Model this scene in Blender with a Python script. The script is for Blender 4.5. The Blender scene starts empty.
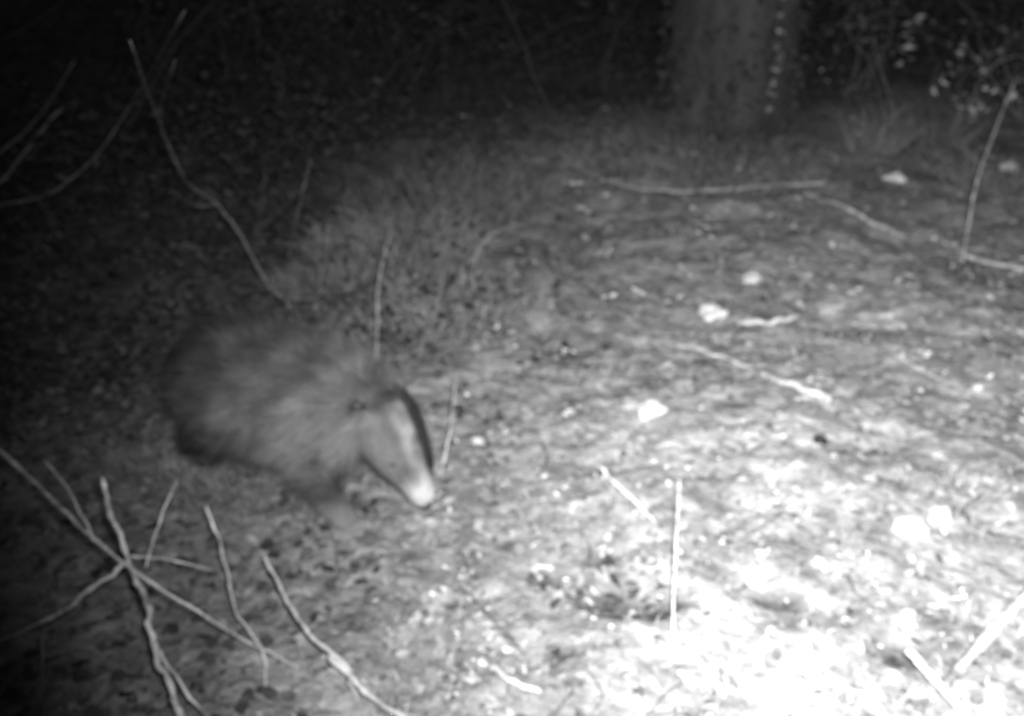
import bpy, bmesh, math, random
import numpy as np
from mathutils import Vector, Matrix, noise
random.seed(7); np.random.seed(7)
scene=bpy.context.scene
scene.view_settings.view_transform='Standard'; scene.view_settings.look='None'; scene.view_settings.exposure=0

# ---------------------------------------------------------------- camera (trail camera strapped to a tree, 1.2 m up)
CAM=Vector((0,0,1.2)); PITCH=math.radians(25); F=35/36*1024
cd=bpy.data.cameras.new("trail_camera"); cam=bpy.data.objects.new("trail_camera",cd); scene.collection.objects.link(cam)
cam.location=CAM; cam.rotation_euler=(math.radians(90)-PITCH,0,0)
cd.lens=35; cd.sensor_width=36; cd.clip_start=0.02; cd.clip_end=400
cd.dof.use_dof=True; cd.dof.focus_distance=0.5; cd.dof.aperture_fstop=8.2
scene.camera=cam

# ---------------------------------------------------------------- terrain height
def hgt(x,y):
    h=.10*noise.noise(Vector((x*.35,y*.35,3.1)))+.05*noise.noise(Vector((x*1.3,y*1.3,1.7)))
    h+=.022*noise.noise(Vector((x*4,y*4,.3)))+.016*noise.noise(Vector((x*11,y*11,5.3)))
    r=math.hypot((x+.5)/1.0,(y-1.95)/.7)
    m=min(1,max(0,(r-.4)/.8))
    h*=m
    h+=.008*noise.noise(Vector((x*24,y*24,8.3)))
    for (hx,hy,hr,hd) in HOLLOWS:
        d2=((x-hx)**2+(y-hy)**2*2)/(hr*hr)
        if d2<9: h-=hd*math.exp(-d2)
    h+=max(0,y-7)*.04
    return h
HOLLOWS=[]
def ray(u,v):
    a=(u-512)/F; b=-(v-358)/F; c,s=math.cos(PITCH),math.sin(PITCH)
    return Vector((a, c+b*s, -s+b*c))
def gp(u,v,h=0.0):
    """image pixel cast onto the terrain: point h above the ground"""
    d=ray(u,v); z=0  # view ray through the given image pixel, followed down to the terrain
    for i in range(12):
        t=(CAM.z-(z+h))/max(.03,-d.z); t=min(t,30)
        p=CAM+d*t; z=.6*hgt(p.x,p.y)+.4*z
    return Vector((p.x,p.y,hgt(p.x,p.y)+h))
hl=[]
for (u,v,r,dp) in [(620,592,.085,.035),(655,600,.06,.03),(772,592,.05,.03),(548,578,.04,.02),(596,560,.04,.02),(352,500,.05,.01),(560,650,.03,.02),(900,650,.05,.03),(730,400,.05,.02),(560,350,.06,.02),(850,330,.06,.02)]:
    p=gp(u,v); hl.append((p.x,p.y,r,dp))
HOLLOWS=hl
def hollow(x,y,k=1.2):
    for (hx,hy,hr,hd) in HOLLOWS:
        if ((x-hx)**2+(y-hy)**2*2)<hr*hr*k: return True
    return False
def sst(a,b,x):
    t=min(1,max(0,(x-a)/(b-a))); return t*t*(3-2*t)
# flash falloff painted into the floor colours: darker on the left and at the back
def painted_shade(x,y):
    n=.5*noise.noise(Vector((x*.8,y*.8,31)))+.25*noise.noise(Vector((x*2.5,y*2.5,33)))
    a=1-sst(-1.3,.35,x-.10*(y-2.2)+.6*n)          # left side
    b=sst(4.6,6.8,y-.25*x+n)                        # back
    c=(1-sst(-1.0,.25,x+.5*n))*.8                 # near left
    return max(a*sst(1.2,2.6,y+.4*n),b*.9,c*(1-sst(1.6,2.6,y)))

# ---------------------------------------------------------------- materials (neutral: monochrome infrared)
def mat(name,lo,hi,scale=8,detail=6,rough=.9,bump=.3,bscale=None,stretch=None,attr=None,spec=.2,fine=False):
    m=bpy.data.materials.new(name); m.use_nodes=True; nt=m.node_tree; n=nt.nodes; l=nt.links
    b=n['Principled BSDF']; b.inputs['Roughness'].default_value=rough; b.inputs['Specular IOR Level'].default_value=spec
    tc=n.new('ShaderNodeTexCoord'); mp=n.new('ShaderNodeMapping'); l.new(tc.outputs['Object'],mp.inputs[0])
    if stretch: mp.inputs['Scale'].default_value=stretch
    nz=n.new('ShaderNodeTexNoise'); nz.inputs['Scale'].default_value=scale; nz.inputs['Detail'].default_value=detail; nz.inputs['Roughness'].default_value=.65
    l.new(mp.outputs[0],nz.inputs[0])
    cr=n.new('ShaderNodeValToRGB'); cr.color_ramp.elements[0].position=.32; cr.color_ramp.elements[1].position=.68
    cr.color_ramp.elements[0].color=(lo,lo,lo,1); cr.color_ramp.elements[1].color=(hi,hi,hi,1)
    l.new(nz.outputs[0],cr.inputs[0]); out=cr.outputs[0]
    def mul(o1,o2):
        mx=n.new('ShaderNodeMix'); mx.data_type='RGBA'; mx.blend_type='MULTIPLY'; mx.inputs[0].default_value=1
        l.new(o1,mx.inputs[6]); l.new(o2,mx.inputs[7]); return mx.outputs[2]
    if fine:
        n2=n.new('ShaderNodeTexNoise'); n2.inputs['Scale'].default_value=42; n2.inputs['Detail'].default_value=4; n2.inputs['Roughness'].default_value=.7
        l.new(mp.outputs[0],n2.inputs[0]); c2=n.new('ShaderNodeValToRGB'); c2.color_ramp.elements[0].position=.36; c2.color_ramp.elements[1].position=.66
        c2.color_ramp.elements[0].color=(.55,.55,.55,1); c2.color_ramp.elements[1].color=(1.0,1.0,1.0,1)
        l.new(n2.outputs[0],c2.inputs[0]); out=mul(out,c2.outputs[0])
    if attr:
        at=n.new('ShaderNodeAttribute'); at.attribute_name=attr
        out=mul(out,at.outputs['Color'])
    l.new(out,b.inputs['Base Color'])
    if bump:
        bn=n.new('ShaderNodeTexNoise'); bn.inputs['Scale'].default_value=bscale or scale*3; bn.inputs['Detail'].default_value=5
        l.new(mp.outputs[0],bn.inputs[0]); bp=n.new('ShaderNodeBump'); bp.inputs['Strength'].default_value=bump; bp.inputs['Distance'].default_value=.02
        l.new(bn.outputs[0],bp.inputs['Height']); l.new(bp.outputs[0],b.inputs['Normal'])
    return m
M_ground=mat("soil_and_litter",.23,.40,scale=9,detail=10,bump=.8,bscale=30,attr="Col",fine=True)
M_leaf=mat("dead_leaf",.75,1.0,scale=40,bump=0,attr="Col",rough=.9,spec=.1)
M_grass=mat("dry_grass",.8,1.0,scale=20,bump=0,attr="Col",rough=.9,spec=.1)
M_dark=mat("undergrowth_leaf",.8,1.0,scale=20,bump=0,attr="Col",rough=.9,spec=.1)
M_twig=mat("pale_twig",.25,.62,scale=25,bump=.5)
M_twigg=mat("weathered_twig",.10,.46,scale=22,bump=.5)
M_twigd=mat("dark_twig",.05,.16,scale=25,bump=.5)
M_bark=mat("tree_bark",.035,.08,scale=5,detail=10,bump=1,bscale=14,stretch=(2,2,.8))
M_stone=mat("pale_stone",.35,.65,scale=15,bump=.4)
M_fur=mat("badger_fur",.7,1.05,scale=30,bump=.3,bscale=120,attr="Col",rough=.85,spec=.1)
M_black=mat("badger_skin",.01,.02,scale=30,bump=0,rough=.35,spec=.4)
M_claw=mat("badger_claw",.15,.22,scale=30,bump=0,rough=.4)

def new_obj(name,verts,faces,m,cols=None,parent=None,smooth=False):
    me=bpy.data.meshes.new(name); me.from_pydata([tuple(v) for v in verts],[],faces); me.update()
    if cols is not None:
        a=me.color_attributes.new("Col",'FLOAT_COLOR','POINT')
        c=np.ones((len(verts),4),dtype=np.float32); c[:,:3]=np.array(cols,dtype=np.float32)[:,None]
        a.data.foreach_set('color',c.ravel())
    if smooth: me.polygons.foreach_set('use_smooth',[True]*len(me.polygons))
    me.materials.append(m); o=bpy.data.objects.new(name,me); scene.collection.objects.link(o)
    if parent: o.parent=parent
    return o
def empty(name,loc=(0,0,0)):
    e=bpy.data.objects.new(name,None); e.location=loc; scene.collection.objects.link(e); return e

# ---------------------------------------------------------------- ground : one sheet
N=560
def warp(t,near,far): # t in -1..1
    return math.copysign(near*abs(t)+far*abs(t)**5,t)
xs=[warp(-1+2*i/(N-1),3.4,70) for i in range(N)]
ys=[2.2+warp(-1+2*i/(N-1),3.6,75) for i in range(N)]
V=[];C=[]
for y in ys:
    for x in xs:
        V.append((x,y,hgt(x,y)))
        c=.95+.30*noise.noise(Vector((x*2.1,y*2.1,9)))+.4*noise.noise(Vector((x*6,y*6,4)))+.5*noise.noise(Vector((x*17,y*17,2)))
        c*=1-.74*painted_shade(x,y)  # soil colour dimmed where the flash fades
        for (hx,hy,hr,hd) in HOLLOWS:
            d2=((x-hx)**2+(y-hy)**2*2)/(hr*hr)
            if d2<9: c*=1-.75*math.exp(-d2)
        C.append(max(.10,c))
Fc=[(j*N+i,j*N+i+1,(j+1)*N+i+1,(j+1)*N+i) for j in range(N-1) for i in range(N-1)]
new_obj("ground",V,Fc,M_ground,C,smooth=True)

# ---------------------------------------------------------------- scatter builders
def leaf(V,F_,C,p,size,col,flat=.5,ratio=.55):
    a=random.uniform(0,6.283); t=Vector((math.cos(a),math.sin(a),random.gauss(0,.25*flat*2))).normalized()
    s=Vector((-t.y,t.x,random.gauss(0,flat))).normalized(); n=t.cross(s)
    k=len(V); w=size*ratio; cup=n*size*random.uniform(-.3,.3)
    V+= [p-t*size, p-t*size*.2+s*w+cup, p+t*size*.5+s*w*.7+cup, p+t*size*1.05, p+t*size*.5-s*w*.7+cup, p-t*size*.2-s*w+cup, p]
    F_+= [(k,k+6,k+1),(k+1,k+6,k+2),(k+2,k+6,k+3),(k+3,k+6,k+4),(k+4,k+6,k+5),(k+5,k+6,k)]
    C+= [col]*7
def blade(V,F_,C,p,d,L,w,col,droop=.4):
    d=d.normalized(); s=d.cross(Vector((random.gauss(0,1),random.gauss(0,1),.1)))
    s=s.normalized()*w; k=len(V)
    q=p+d*L*.5; e=p+d*L+Vector((d.x,d.y,-1))*L*droop*.5
    V+= [p-s,p+s,q+s*.8-Vector((0,0,L*droop*.08)),q-s*.8-Vector((0,0,L*droop*.08)),e]; F_+= [(k,k+1,k+2,k+3),(k+3,k+2,k+4)]; C+=[col]*5

def rnd_ground():
    y=.75*math.exp(random.random()*math.log(14/.75))
    x=random.uniform(-1,1)*(.62*y+.5)
    return x,y
# leaf litter
V=[];Fc=[];C=[]
for i in range(32000):
    x,y=rnd_ground()
    if noise.noise(Vector((x*2.5,y*2.5,7)))<random.uniform(-.7,.25): continue
    s=random.uniform(.005,.014)*(1+.15*y)
    col=max(.07,random.gauss(.21,.06))*(1+.7*noise.noise(Vector((x*8,y*8,21))))
    if random.random()<.012: col=random.uniform(.4,.6)
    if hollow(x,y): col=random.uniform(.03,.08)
    col*=1-.68*painted_shade(x,y)  # same painted falloff on the litter
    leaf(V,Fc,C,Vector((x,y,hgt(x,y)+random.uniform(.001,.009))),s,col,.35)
new_obj("leaf_litter",V,Fc,M_leaf,C)
# short dry grass over the ground
V=[];Fc=[];C=[]
for i in range(28000):
    x,y=rnd_ground()
    g=noise.noise(Vector((x*1.7,y*1.7,17)))
    if g<random.uniform(-.6,.4) or hollow(x,y): continue
    L=random.uniform(.008,.026)*(1+.15*y); col=random.uniform(.12,.34)*(1-.7*painted_shade(x,y))  # blade colour carries the painted falloff too
    blade(V,Fc,C,Vector((x,y,hgt(x,y))),Vector((random.gauss(0,1),random.gauss(0,1),random.uniform(.3,1.8))),L,random.uniform(.0010,.0022)*(1+.15*y),col,.6)
new_obj("short_grass",V,Fc,M_grass,C)
# low dark leaves added to deepen the painted shade, left and back
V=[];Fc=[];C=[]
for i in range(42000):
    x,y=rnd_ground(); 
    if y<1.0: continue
    k=painted_shade(x,y)
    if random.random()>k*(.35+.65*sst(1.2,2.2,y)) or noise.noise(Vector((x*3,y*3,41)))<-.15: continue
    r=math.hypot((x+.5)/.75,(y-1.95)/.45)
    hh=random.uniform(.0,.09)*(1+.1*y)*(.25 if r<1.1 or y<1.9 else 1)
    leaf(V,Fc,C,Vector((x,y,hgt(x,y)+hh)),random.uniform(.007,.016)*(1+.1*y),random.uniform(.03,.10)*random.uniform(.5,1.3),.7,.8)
new_obj("shade_leaf_cover",V,Fc,M_dark,C)

# ---------------------------------------------------------------- sticks
def smooth_path(P,n=7):
    P=[Vector(p) for p in P]; Q=[P[0]*2-P[1]]+P+[P[-1]*2-P[-2]]; out=[]
    for i in range(1,len(Q)-2):
        a,b,c,d=Q[i-1],Q[i],Q[i+1],Q[i+2]
        for k in range(n):
            t=k/n
            out.append(.5*((2*b)+(c-a)*t+(2*a-5*b+4*c-d)*t*t+(3*b-a-3*c+d)*t**3))
    out.append(P[-1]); return out
def tube(V,F_,P,r0,r1,sides=7,jit=.5):
    P=smooth_path(P); n=len(P); k0=len(V); sd=random.random()*100
    for i,p in enumerate(P):
        t=i/(n-1); r=(r0+(r1-r0)*t)*(1+.55*noise.noise(Vector((sd,i*.8,0))))
        d=(P[min(i+1,n-1)]-P[max(i-1,0)]).normalized()
        s=d.cross(Vector((0,0,1)) if abs(d.z)<.9 else Vector((1,0,0))).normalized(); u=s.cross(d)
        p=p+(s*noise.noise(Vector((sd,i*.45,5)))+u*noise.noise(Vector((sd,i*.45,9))))*r*jit*3
        for j in range(sides):
            a=6.283*j/sides; V.append(p+(s*math.cos(a)+u*math.sin(a))*r)
    for i in range(n-1):
        for j in range(sides):
            a=k0+i*sides+j; b=k0+i*sides+(j+1)%sides; F_.append((a,b,b+sides,a+sides))
    F_.append(tuple(k0+j for j in range(sides))[::-1]); F_.append(tuple(k0+(n-1)*sides+j for j in range(sides)))
    return P
def stick(name,paths,m=None,jit=.5):
    V=[];Fc=[]
    for (pts,r0,r1) in paths:
        tube(V,Fc,[gp(*q) for q in pts],r0,r1,jit=jit)
    return new_obj(name,V,Fc,m or M_twig,smooth=True)
# foreground dead branch, lower left
stick("dead_branch",[
 ([(102,476,.30),(112,515,.27),(130,562,.22),(148,610,.19),(156,655,.15),(172,690,.10),(190,740,.02)],.0038,.0052),
 ([(-60,405,.30),(0,450,.28),(60,507,.25),(125,565,.222),(180,600,.17),(245,640,.06),(300,668,0)],.0038,.0020),
 ([(128,562,.222),(90,590,.2),(55,615,.15),(0,640,.08),(-60,655,.0)],.0042,.003),
 ([(178,478,.33),(160,520,.28),(146,568,.21)],.0010,.0018),
 ([(45,460,.33),(70,492,.30),(95,540,.24)],.0012,.0020),
 ([(152,640,.17),(175,675,.12),(215,730,.05)],.0026,.0022),
 ([(130,556,.222),(170,560,.19),(212,570,.15)],.0016,.001)],M_twigg)
stick("dead_branch",[
 ([(206,505,.20),(222,550,.14),(236,610,.08),(262,650,.04),(266,690,.0)],.0020,.0028)],M_twigg)
stick("dead_branch",[
 ([(264,555,.16),(285,595,.12),(310,635,.09),(342,662,.06),(356,700,.0)],.0024,.0048),
 ([(330,655,.07),(365,690,.04),(412,722,.0)],.0050,.0042)],M_twigg)
stick("dead_stem",[([(40,635,.1),(42,670,.05),(40,716,0)],.0018,.002)],M_twigd)
# lying sticks
stick("fallen_branch",[([(560,158,.02),(600,178,.03),(640,188,.02),(700,191,.02),(760,186,.03),(830,183,.02)],.004,.008),
  ([(800,190,.02),(850,210,.03),(905,238,.01)],.012,.007),([(738,190,.03),(770,172,.08),(790,152,.12)],.006,.004)],M_twigg)
stick("fallen_branch",[([(640,100,.02),(665,115,.03),(700,130,.01)],.010,.006)],M_twigd)
stick("fallen_branch",[([(676,345,.002),(710,352,.006),(745,366,.004),(790,385,.010),(832,400,.01)],.003,.009)])
stick("fallen_branch",[([(738,323,.012),(770,322,.01),(800,317,.012)],.008,.008)])
stick("fallen_branch",[([(600,468,.05),(625,492,.03),(660,527,.0)],.005,.0025)])
stick("fallen_branch",[([(480,662,.012),(505,676,.02),(540,694,.01)],.0055,.0040)])
stick("fallen_branch",[([(940,690,.02),(985,640,.05),(1040,582,.10)],.009,.011)],M_twigg,.12)
stick("fallen_branch",[([(908,650,.05),(935,680,.04),(985,735,0)],.007,.006)],None,.15)
stick("fallen_branch",[([(870,335,.0),(905,360,.01),(940,380,.0)],.004,.003)])
stick("fallen_branch",[([(955,250,.02),(985,262,.01),(1030,270,.01)],.008,.006)])
# thin upright stems
stick("plant_stem",[([(672,645,.0),(674,590,.06),(677,530,.13),(679,480,.19)],.0026,.0012)])
stick("plant_stem",[([(374,385,.0),(377,330,.12),(379,280,.23),(388,240,.32)],.0026,.0014)],M_twigg)
stick("plant_stem",[([(440,475,.0),(449,435,.07),(456,378,.17)],.0026,.0012)],M_twigg)
stick("plant_stem",[([(962,262,.0),(975,190,.25),(990,145,.4),(1015,80,.6)],.005,.0025)],M_twigg)
stick("plant_stem",[([(918,150,.0),(925,105,.2),(938,62,.4)],.006,.003),([(905,160,.0),(895,120,.15),(872,40,.5)],.006,.003)],M_twigd)
stick("sapling",[([(308,330,.0),(285,300,.09),(268,285,.14),(240,237,.3),(218,205,.4),(185,180,.5),(155,112,.75),(130,40,1.0)],.006,.0008),
 ([(283,298,.1),(290,250,.22),(303,190,.42),(312,158,.5)],.0022,.0010),([(283,300,.09),(315,300,.08),(330,315,.03)],.005,.004),
 ([(218,205,.4),(195,205,.42),(170,190,.5)],.003,.0012),([(185,180,.5),(160,120,.7),(175,60,.9)],.003,.0006)],M_twigd)
stick("sapling",[([(-60,340,.0),(-30,215,.35),(0,206,.38),(55,190,.42),(100,150,.55),(140,90,.75),(185,10,1.0)],.005,.0008),
 ([(-30,205,.4),(0,183,.45),(30,145,.55),(62,108,.65)],.0065,.003),([(-20,165,.5),(0,152,.53),(35,122,.6),(75,60,.8)],.005,.001)],M_twigd)

# ---------------------------------------------------------------- pale stones
def stone(u,v,r,name="pale_stone",m=None,flat=.7):
    p=gp(u,v); bm=bmesh.new(); bmesh.ops.create_icosphere(bm,subdivisions=3,radius=r); sd=random.random()*99
    a=random.uniform(0,3.14); sx=random.uniform(.8,1.3)
    for vv in bm.verts:
        k=1+.9*noise.noise(vv.co/r*.9+Vector((sd,0,0)))+.35*noise.noise(vv.co/r*3+Vector((sd,0,0)))
        vv.co*=k; vv.co.z*=flat; vv.co.x*=sx
    bmesh.ops.rotate(bm,verts=bm.verts,matrix=Matrix.Rotation(a,3,'Z'))
    me=bpy.data.meshes.new(name); bm.to_mesh(me); bm.free(); me.materials.append(m or M_stone)
    o=bpy.data.objects.new(name,me); o.location=p+Vector((0,0,r*.2)); scene.collection.objects.link(o)
for (u,v,r) in [(714,317,.036),(752,281,.032),(650,412,.028),(895,180,.034),(978,388,.012),(1010,170,.035),(498,328,.012),(570,412,.012),(478,442,.013),(912,530,.03),(940,515,.02)]:
    stone(u,v,r)
stone(820,440,.016,"fir_cone",M_black,.6)

# scattered bright leaves and twigs (one mass)
V=[];Fc=[];C=[]
for i in range(600):
    u=random.uniform(430,1080); v=random.uniform(150,716)
    p=gp(u,v); sc=(p-CAM).length/2
    for k in range(random.randint(1,3)):
        leaf(V,Fc,C,p+Vector((random.gauss(0,.008)*sc,random.gauss(0,.008)*sc,.008)),random.uniform(.003,.008)*sc,random.uniform(.32,.60),.6)
for (u,v) in [(530,300),(432,248),(610,300),(640,295),(505,435),(600,405),(575,185),(578,212),(540,575),(437,595),(920,375),(860,295),(690,300),(590,600),(645,410),(720,320)]:
    p=gp(u,v); sc=(p-CAM).length/2
    for k in range(6): leaf(V,Fc,C,p+Vector((random.gauss(0,.01)*sc,random.gauss(0,.01)*sc,.012)),.008*sc,random.uniform(.35,.6),.6)
new_obj("pale_leaf_scatter",V,Fc,M_leaf,C)
V=[];Fc=[]
for i in range(380):
    x,y=rnd_ground(); a=random.uniform(0,6.28); L=random.uniform(.03,.10)*(1+.12*y)
    pts=[]
    for k in range(3):
        xx=x+math.cos(a)*L*k+random.gauss(0,.012); yy=y+math.sin(a)*L*k+random.gauss(0,.012)
        pts.append(Vector((xx,yy,hgt(xx,yy)+.004+random.random()*.012)))
    r=random.uniform(.001,.0025)*(1+.12*y); tube(V,Fc,pts,r,r*.6,sides=5)
new_obj("fallen_twigs",V,Fc,M_twigd,smooth=True)

# ---------------------------------------------------------------- tussocks & undergrowth
def tussock(name,p,n,L,spread,lo,hi,up=1.2,w=.0016):
    V=[];Fc=[];C=[]
    for i in range(n):
        a=random.uniform(0,6.283); r=spread*math.sqrt(random.random())
        x=p.x+r*math.cos(a); y=p.y+r*math.sin(a)
        d=Vector((math.cos(a)*random.uniform(0,1)+random.gauss(0,.3),math.sin(a)*random.uniform(0,1)+random.gauss(0,.3),up))
        blade(V,Fc,C,Vector((x,y,hgt(x,y))),d,L*random.uniform(.3,1),w*random.uniform(.6,1.5),random.uniform(lo,hi)*(.7+.6*random.random()),.7)
    return new_obj(name,V,Fc,M_grass,C)
for (u,v,n,L,sp,lo,hi) in [(320,285,700,.18,.16,.08,.22),(400,250,1400,.24,.32,.10,.28),(470,300,1000,.12,.3,.10,.28),(450,200,1400,.24,.45,.06,.2),(400,330,700,.08,.2,.08,.22),
    (870,150,260,.45,.12,.10,.30),(930,140,260,.45,.2,.08,.26),(1000,190,200,.35,.2,.1,.3),(700,165,900,.14,.6,.1,.25),(960,500,60,.08,.10,.15,.35),(1000,640,80,.08,.08,.15,.35),
    (230,490,400,.08,.15,.05,.14),(150,470,400,.09,.2,.04,.13),(290,490,300,.05,.12,.06,.16)]:
    tussock("grass_tussock",gp(u,v),n,L,sp,lo,hi)

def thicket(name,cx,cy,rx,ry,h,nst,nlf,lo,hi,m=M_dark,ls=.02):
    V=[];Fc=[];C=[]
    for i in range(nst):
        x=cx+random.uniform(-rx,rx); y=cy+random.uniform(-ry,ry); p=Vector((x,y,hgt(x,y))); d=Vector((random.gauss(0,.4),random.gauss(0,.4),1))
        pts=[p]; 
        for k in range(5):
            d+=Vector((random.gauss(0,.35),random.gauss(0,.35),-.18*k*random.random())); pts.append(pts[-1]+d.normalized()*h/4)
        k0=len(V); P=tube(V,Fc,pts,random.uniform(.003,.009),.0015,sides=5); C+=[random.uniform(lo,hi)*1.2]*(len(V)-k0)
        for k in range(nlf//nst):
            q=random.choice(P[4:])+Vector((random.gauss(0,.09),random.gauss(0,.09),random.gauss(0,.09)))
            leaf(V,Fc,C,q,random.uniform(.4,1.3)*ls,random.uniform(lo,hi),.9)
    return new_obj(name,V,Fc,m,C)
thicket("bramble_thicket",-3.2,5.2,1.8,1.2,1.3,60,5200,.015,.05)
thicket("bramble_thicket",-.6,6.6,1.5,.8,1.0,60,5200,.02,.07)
thicket("bramble_thicket",-2.1,3.3,.6,.5,.6,24,2200,.015,.05)  # this and next three: low dark brush added to darken the left
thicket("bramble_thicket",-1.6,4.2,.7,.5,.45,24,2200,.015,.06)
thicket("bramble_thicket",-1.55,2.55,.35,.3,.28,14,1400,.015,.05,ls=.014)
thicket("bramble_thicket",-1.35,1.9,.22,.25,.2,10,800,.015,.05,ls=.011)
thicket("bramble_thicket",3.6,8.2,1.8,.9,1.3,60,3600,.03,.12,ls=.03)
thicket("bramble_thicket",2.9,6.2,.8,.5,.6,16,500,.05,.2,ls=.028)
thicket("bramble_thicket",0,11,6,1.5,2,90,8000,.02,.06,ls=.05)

V=[];Fc=[];C=[]
for (u,v,hh,n,s) in [(915,28,.35,9,.06),(942,80,.2,8,.045),(970,55,.3,7,.05),(980,105,.15,10,.045),(850,128,.05,6,.03),(830,75,.1,6,.04),(1010,90,.3,4,.03),(575,205,.05,5,.015),(910,45,.3,6,.04)]:
    for i in range(n):
        p=gp(u,v,hh)+Vector((random.gauss(0,.05),random.gauss(0,.05),random.gauss(0,.05)))
        leaf(V,Fc,C,p,s*random.uniform(.4,1),random.uniform(.45,.75),.8)
new_obj("bramble_leaves",V,Fc,M_leaf,C)

# ---------------------------------------------------------------- trees
def tree(name,p,r,H=9,flare=1.25,limbs=6,m=M_bark):
    e=empty(name,p); V=[];Fc=[]; sd=random.random()*50; S=40; R=60
    for i in range(R):
        z=-.15+(H+.15)*(i/(R-1))**1.6
        rr=r*(1-.55*max(0,z)/H)*(1+(flare-1)*math.exp(-max(0,z)/.25))
        for j in range(S):
            a=6.283*j/S; k=1+.14*noise.noise(Vector((math.cos(a)*1.5+sd,math.sin(a)*1.5,z*.9)))+.07*noise.noise(Vector((math.cos(a)*7+sd,math.sin(a)*7,z*3)))
            V.append(Vector((rr*k*math.cos(a)+.05*z*.3,rr*k*math.sin(a),z)))
    for i in range(R-1):
        for j in range(S):
            a=i*S+j; b=i*S+(j+1)%S; Fc.append((a,b,b+S,a+S))
    new_obj("trunk",V,Fc,m,parent=e,smooth=True)
    V=[];Fc=[];LV=[];LF=[];LC=[]
    for k in range(limbs):
        z=H*random.uniform(.4,.95); a=random.uniform(0,6.28); q=Vector((0.015*z,0,z)); d=Vector((math.cos(a),math.sin(a),.5)); pts=[q]
        for i in range(4):
            pts.append(pts[-1]+(d+Vector((random.gauss(0,.3),random.gauss(0,.3),random.gauss(0,.2))))*H*.07)
        P=tube(V,Fc,pts,r*.3,r*.05)
        for i in range(160):
            leaf(LV,LF,LC,random.choice(P[6:])+Vector((random.gauss(0,.3),random.gauss(0,.3),random.gauss(0,.3))),random.uniform(.03,.07),random.uniform(.04,.1),.9)
    new_obj("limbs",V,Fc,m,parent=e,smooth=True); new_obj("foliage",LV,LF,M_dark,LC,parent=e)
    return e
tp=gp(726,118)
T=tree("tree",tp,.34,flare=1.12)
V=[];Fc=[];C=[]
z=.12
while z<1.6:
    a=math.radians(-65)+random.gauss(0,.03); rr=.385-.02*z
    c=Vector((rr*math.cos(a)+.015*z,rr*math.sin(a),z))
    for i in range(9): leaf(V,Fc,C,c+Vector((random.gauss(0,.01),random.gauss(0,.01)-.01,random.gauss(0,.012))),.016,random.uniform(.25,.45),1)
    z+=random.uniform(.06,.09)
new_obj("lichen_tufts",V,Fc,M_leaf,C,parent=T)
V=[];Fc=[];C=[]
for i in range(1800):
    a=random.uniform(0,6.283); z=abs(random.gauss(0,.6)); rr=.35+random.uniform(0,.07)-.015*z
    leaf(V,Fc,C,Vector((rr*math.cos(a)+.015*z,rr*math.sin(a),z)),random.uniform(.01,.024),random.uniform(.02,.09),1.5,.8)
new_obj("ivy",V,Fc,M_dark,C,parent=T)
tussock("grass_tussock",tp+Vector((0,-.35,0)),1400,.2,.6,.04,.14)
for (x,y,r) in [(-4.5,8.5,.2),(-1.8,9.5,.15),(6.5,9,.25),(-7,7,.3),(3,14,.25),(-4,14,.3),(9,13,.3),(.5,16,.3)]:
    tree("tree",Vector((x,y,hgt(x,y))),r,limbs=5)

# ---------------------------------------------------------------- badger
def loft(bm,path,S=20):
    """path: (x,y,z,ry,rz)"""
    n=len(path); P=[Vector(p[:3]) for p in path]; rings=[]
    for i in range(n):
        d=(P[min(i+1,n-1)]-P[max(i-1,0)]).normalized(); s=Vector((0,0,1)).cross(d)
        s=s.normalized() if s.length>.05 else Vector((0,1,0)); u=d.cross(s)
        rings.append([bm.verts.new(P[i]+s*path[i][3]*math.cos(6.283185*j/S)+u*path[i][4]*math.sin(6.283185*j/S)) for j in range(S)])
    for i in range(n-1):
        for j in range(S): bm.faces.new((rings[i][j],rings[i][(j+1)%S],rings[i+1][(j+1)%S],rings[i+1][j]))
    bm.faces.new(rings[0][::-1]); bm.faces.new(rings[-1])
B=empty("badger")
h=Vector((.86,-.51,0)).normalized(); lft=Vector((-h.y,h.x,0))
S0=Vector((-.42,1.965,0)); S0.z=hgt(S0.x,S0.y)-.002
B.matrix_world=Matrix(((h.x,lft.x,0,S0.x),(h.y,lft.y,0,S0.y),(0,0,1,S0.z),(0,0,0,1)))
bm=bmesh.new()
loft(bm,[(-.40,0,.16,.03,.035),(-.385,0,.16,.08,.08),(-.34,0,.165,.125,.12),(-.27,0,.160,.162,.144),(-.16,0,.158,.172,.150),(-.06,0,.158,.164,.150),(.03,0,.160,.146,.142),(.09,.002,.164,.124,.124),(.14,.002,.166,.104,.102),(.18,.0,.158,.085,.080)])
head=[(.150,.004,.188,.080,.074),(.185,-.004,.166,.085,.070),(.215,-.014,.137,.080,.062),(.245,-.026,.107,.064,.052),(.27,-.035,.085,.046,.040),(.29,-.044,.066,.034,.031),(.307,-.051,.052,.026,.024),(.317,-.055,.045,.015,.014)]
loft(bm,head)
def leg(pts,s):
    loft(bm,[(x,y*s,z,a,b) for (x,y,z,a,b) in pts],14)
leg([(.02,.07,.18,.055,.06),(.035,.108,.12,.05,.055),(.06,.125,.085,.042,.046),(.11,.142,.055,.034,.034),(.14,.150,.034,.033,.024),(.175,.155,.018,.034,.018),(.20,.157,.012,.026,.010)],-1)
leg([(.0,.06,.20,.05,.06),(-.02,.09,.14,.045,.05),(-.035,.105,.10,.036,.04),(-.02,.11,.05,.029,.028),(0.,.11,.03,.029,.022),(.03,.11,.018,.032,.018),(.05,.11,.012,.024,.010)],1)
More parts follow.
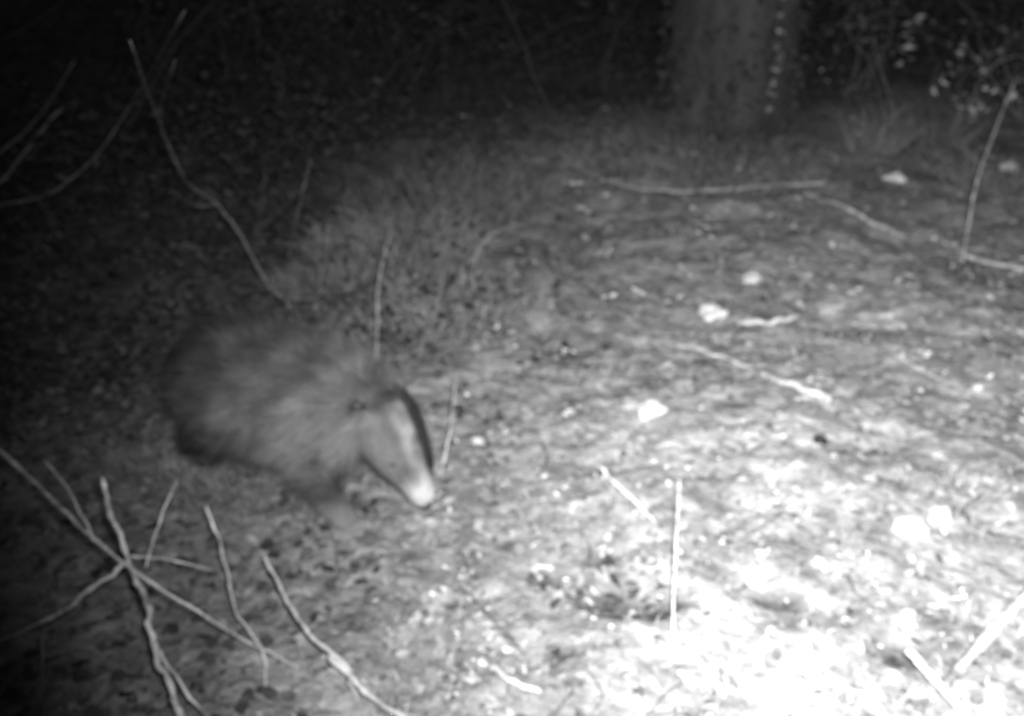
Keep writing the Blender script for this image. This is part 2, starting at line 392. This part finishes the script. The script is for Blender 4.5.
for s,o in ((-1,.0),(1,.05)):
    leg([(-.28+o*.3,.07,.17,.07,.08),(-.25+o*.6,.11,.12,.055,.065),(-.245+o,.122,.085,.042,.045),(-.30+o,.122,.06,.030,.03),(-.31+o,.122,.04,.028,.026),(-.28+o,.122,.02,.03,.018),(-.23+o,.122,.014,.028,.012)],s)
loft(bm,[(-.35,0,.2,.04,.04),(-.40,0,.17,.035,.032),(-.44,.01,.135,.03,.03),(-.465,.015,.10,.02,.02),(-.47,.016,.08,.008,.008)],12)
for s in (-1,1):
    c=Vector((.160,.0+s*.070,.232)); loft(bm,[(c.x-.004,c.y-s*.01,c.z-.03,.018,.012),(c.x,c.y,c.z-.008,.022,.012),(c.x+.001,c.y+s*.006,c.z+.010,.018,.009),(c.x,c.y+s*.008,c.z+.018,.008,.005)],10)
bmesh.ops.recalc_face_normals(bm,faces=bm.faces)
me=bpy.data.meshes.new("body"); bm.to_mesh(me); bm.free()
bo=bpy.data.objects.new("body",me); scene.collection.objects.link(bo)
rm=bo.modifiers.new("r",'REMESH'); rm.mode='VOXEL'; rm.voxel_size=.0055
sm=bo.modifiers.new("s",'SMOOTH'); sm.iterations=7; sm.factor=.5
dg=bpy.context.evaluated_depsgraph_get(); me2=bpy.data.meshes.new_from_object(bo.evaluated_get(dg)); me2.name="body"
bo.modifiers.clear(); bo.data=me2; bo.parent=B; me2.materials.clear(); me2.materials.append(M_fur)
HP=[Vector(q[:3]) for q in head]
hd=(HP[-1]-HP[0]).normalized(); hs=Vector((0,0,1)).cross(hd).normalized(); hu=hd.cross(hs)
def furcol(p):
    t=(p-HP[0]).dot(hd); L=(HP[-1]-HP[0]).length; q=t/L
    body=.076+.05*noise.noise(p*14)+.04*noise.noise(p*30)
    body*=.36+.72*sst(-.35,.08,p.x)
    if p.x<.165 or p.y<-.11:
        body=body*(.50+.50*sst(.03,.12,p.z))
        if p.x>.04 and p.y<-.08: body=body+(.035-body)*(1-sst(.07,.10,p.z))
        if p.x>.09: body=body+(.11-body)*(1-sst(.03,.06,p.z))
    if t>-.05 and p.x>.09 and p.y>-.11:
        k=max(0,min(len(HP)-1.001,q*(len(HP)-1))); i=int(k); c=HP[i].lerp(HP[i+1],k-i)
        sy=(p-c).dot(hs); up=(p-c).dot(hu); w=.020-.006*q
        if up<-.015: f=.09
        else:
            f=.17+.12*noise.noise(p*35)-.06*sst(.4,.65,q)
            f+=(.022-f)*sst(w*.6,w*1.3,sy)                       # far stripe
            f+=(.22-f)*sst(.060-.026*q,.068-.026*q,sy)
            f+=(.080-f)*sst(w*.5,w*1.7,-sy)                      # near stripe, faded
            f+=(.10-f)*sst(.042-.02*q,.064-.02*q,-sy)
            f+=(.03-f)*(1-sst(.0,.22,q+.15*noise.noise(p*30)))*sst(-.065,-.045,sy)   # dark nape between the ears
        f+=(.34-f)*sst(.70,.95,q)
        if p.z>.236 and abs(sy)>.045: f=.14 if p.z>.246 else .02
        m=min(1,max(0,(t+.04)/.05)); body=body*(1-m)+f*m
    return max(.008,body)
me2.polygons.foreach_set('use_smooth',[True]*len(me2.polygons))
a=me2.color_attributes.new("Col",'FLOAT_COLOR','POINT')
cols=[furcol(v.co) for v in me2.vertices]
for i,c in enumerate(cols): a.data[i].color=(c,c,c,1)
# fur blades
polys=me2.polygons; ar=np.array([p.area for p in polys]); ar/=ar.sum()
V=[];Fc=[];C=[]
for idx in np.random.choice(len(polys),52000,p=ar):
    pl=polys[int(idx)]; p=pl.center+Vector((random.gauss(0,.002),random.gauss(0,.002),random.gauss(0,.002))); n=pl.normal
    face=p.x>.165
    L=(.011 if face else .046)*random.uniform(.5,1.3)
    if p.z<.06: L*=.3
    d=Vector((-1,0,-.7)) if not face else -hd
    d=(d-n*d.dot(n))
    clump=noise.noise_vector(p*22)
    d=(d.normalized() if d.length>.01 else Vector((0,0,-1)))+n*random.uniform(.15,.6)+clump*.5+Vector((random.gauss(0,.3),random.gauss(0,.3),random.gauss(0,.3)))
    d.normalize(); s=d.cross(n); s=s.normalized()*random.uniform(.0005,.0011)
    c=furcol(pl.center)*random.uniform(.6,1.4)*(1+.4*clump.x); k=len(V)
    V+=[p-s,p+s,p+d*L]; Fc.append((k,k+1,k+2)); C+=[c*.8,c*.8,c*1.4]
new_obj("fur",V,Fc,M_fur,C,parent=B)
def ball(name,c,r,m,sc=(1,1,1)):
    bm=bmesh.new(); bmesh.ops.create_uvsphere(bm,u_segments=16,v_segments=10,radius=r)
    for v in bm.verts: v.co=Vector((v.co.x*sc[0],v.co.y*sc[1],v.co.z*sc[2]))
    me=bpy.data.meshes.new(name); bm.to_mesh(me); bm.free(); me.materials.append(m)
    for q in me.polygons: q.use_smooth=True
    o=bpy.data.objects.new(name,me); scene.collection.objects.link(o); o.location=c; o.parent=B
ball("nose",HP[-1]+hd*.002-hu*.008,.010,M_black,(.9,1.1,.8))
for s in (-1,1): ball("eye",HP[3]+hs*s*.046+hu*.030,.006,M_black)
V=[];Fc=[]
for (px,py) in [(.20,-.157),(.05,.11)]:
    for k in range(5):
        yy=py+(k-2)*.011; tube(V,Fc,[Vector((px-.005,yy,.012)),Vector((px+.012,yy,.014)),Vector((px+.027,yy,.003))],.003,.0008,sides=5,jit=0)
new_obj("claws",V,Fc,M_claw,parent=B,smooth=True)

# ---------------------------------------------------------------- light: the infrared flash of the trail camera
def spot(name,loc,target,power,size,blend,rad=.03):
    l=bpy.data.lights.new(name,'SPOT'); l.energy=power; l.spot_size=math.radians(size); l.spot_blend=blend; l.shadow_soft_size=rad
    o=bpy.data.objects.new(name,l); scene.collection.objects.link(o); o.location=loc
    o.rotation_euler=(Vector(target)-Vector(loc)).to_track_quat('-Z','Y').to_euler()
spot("infrared_flash",(.05,0,1.26),gp(855,240),850,103,1.0)
spot("infrared_flash",(.05,0,1.26),gp(865,490),270,38,1.0)
# faint moonlit sky
w=bpy.data.worlds.new("World"); scene.world=w; w.use_nodes=True; nt=w.node_tree; bg=nt.nodes['Background']
sk=nt.nodes.new('ShaderNodeTexSky'); sk.sky_type='NISHITA'; sk.sun_disc=False; sk.sun_elevation=math.radians(8); sk.sun_rotation=math.radians(40)
bw=nt.nodes.new('ShaderNodeRGBToBW'); nt.links.new(sk.outputs[0],bw.inputs[0]); nt.links.new(bw.outputs[0],bg.inputs[0]); bg.inputs[1].default_value=.025
sl=bpy.data.lights.new("moon",'SUN'); sl.energy=.01; sl.angle=math.radians(.5); so=bpy.data.objects.new("moon",sl); scene.collection.objects.link(so)
so.rotation_euler=(math.radians(60),0,math.radians(140))
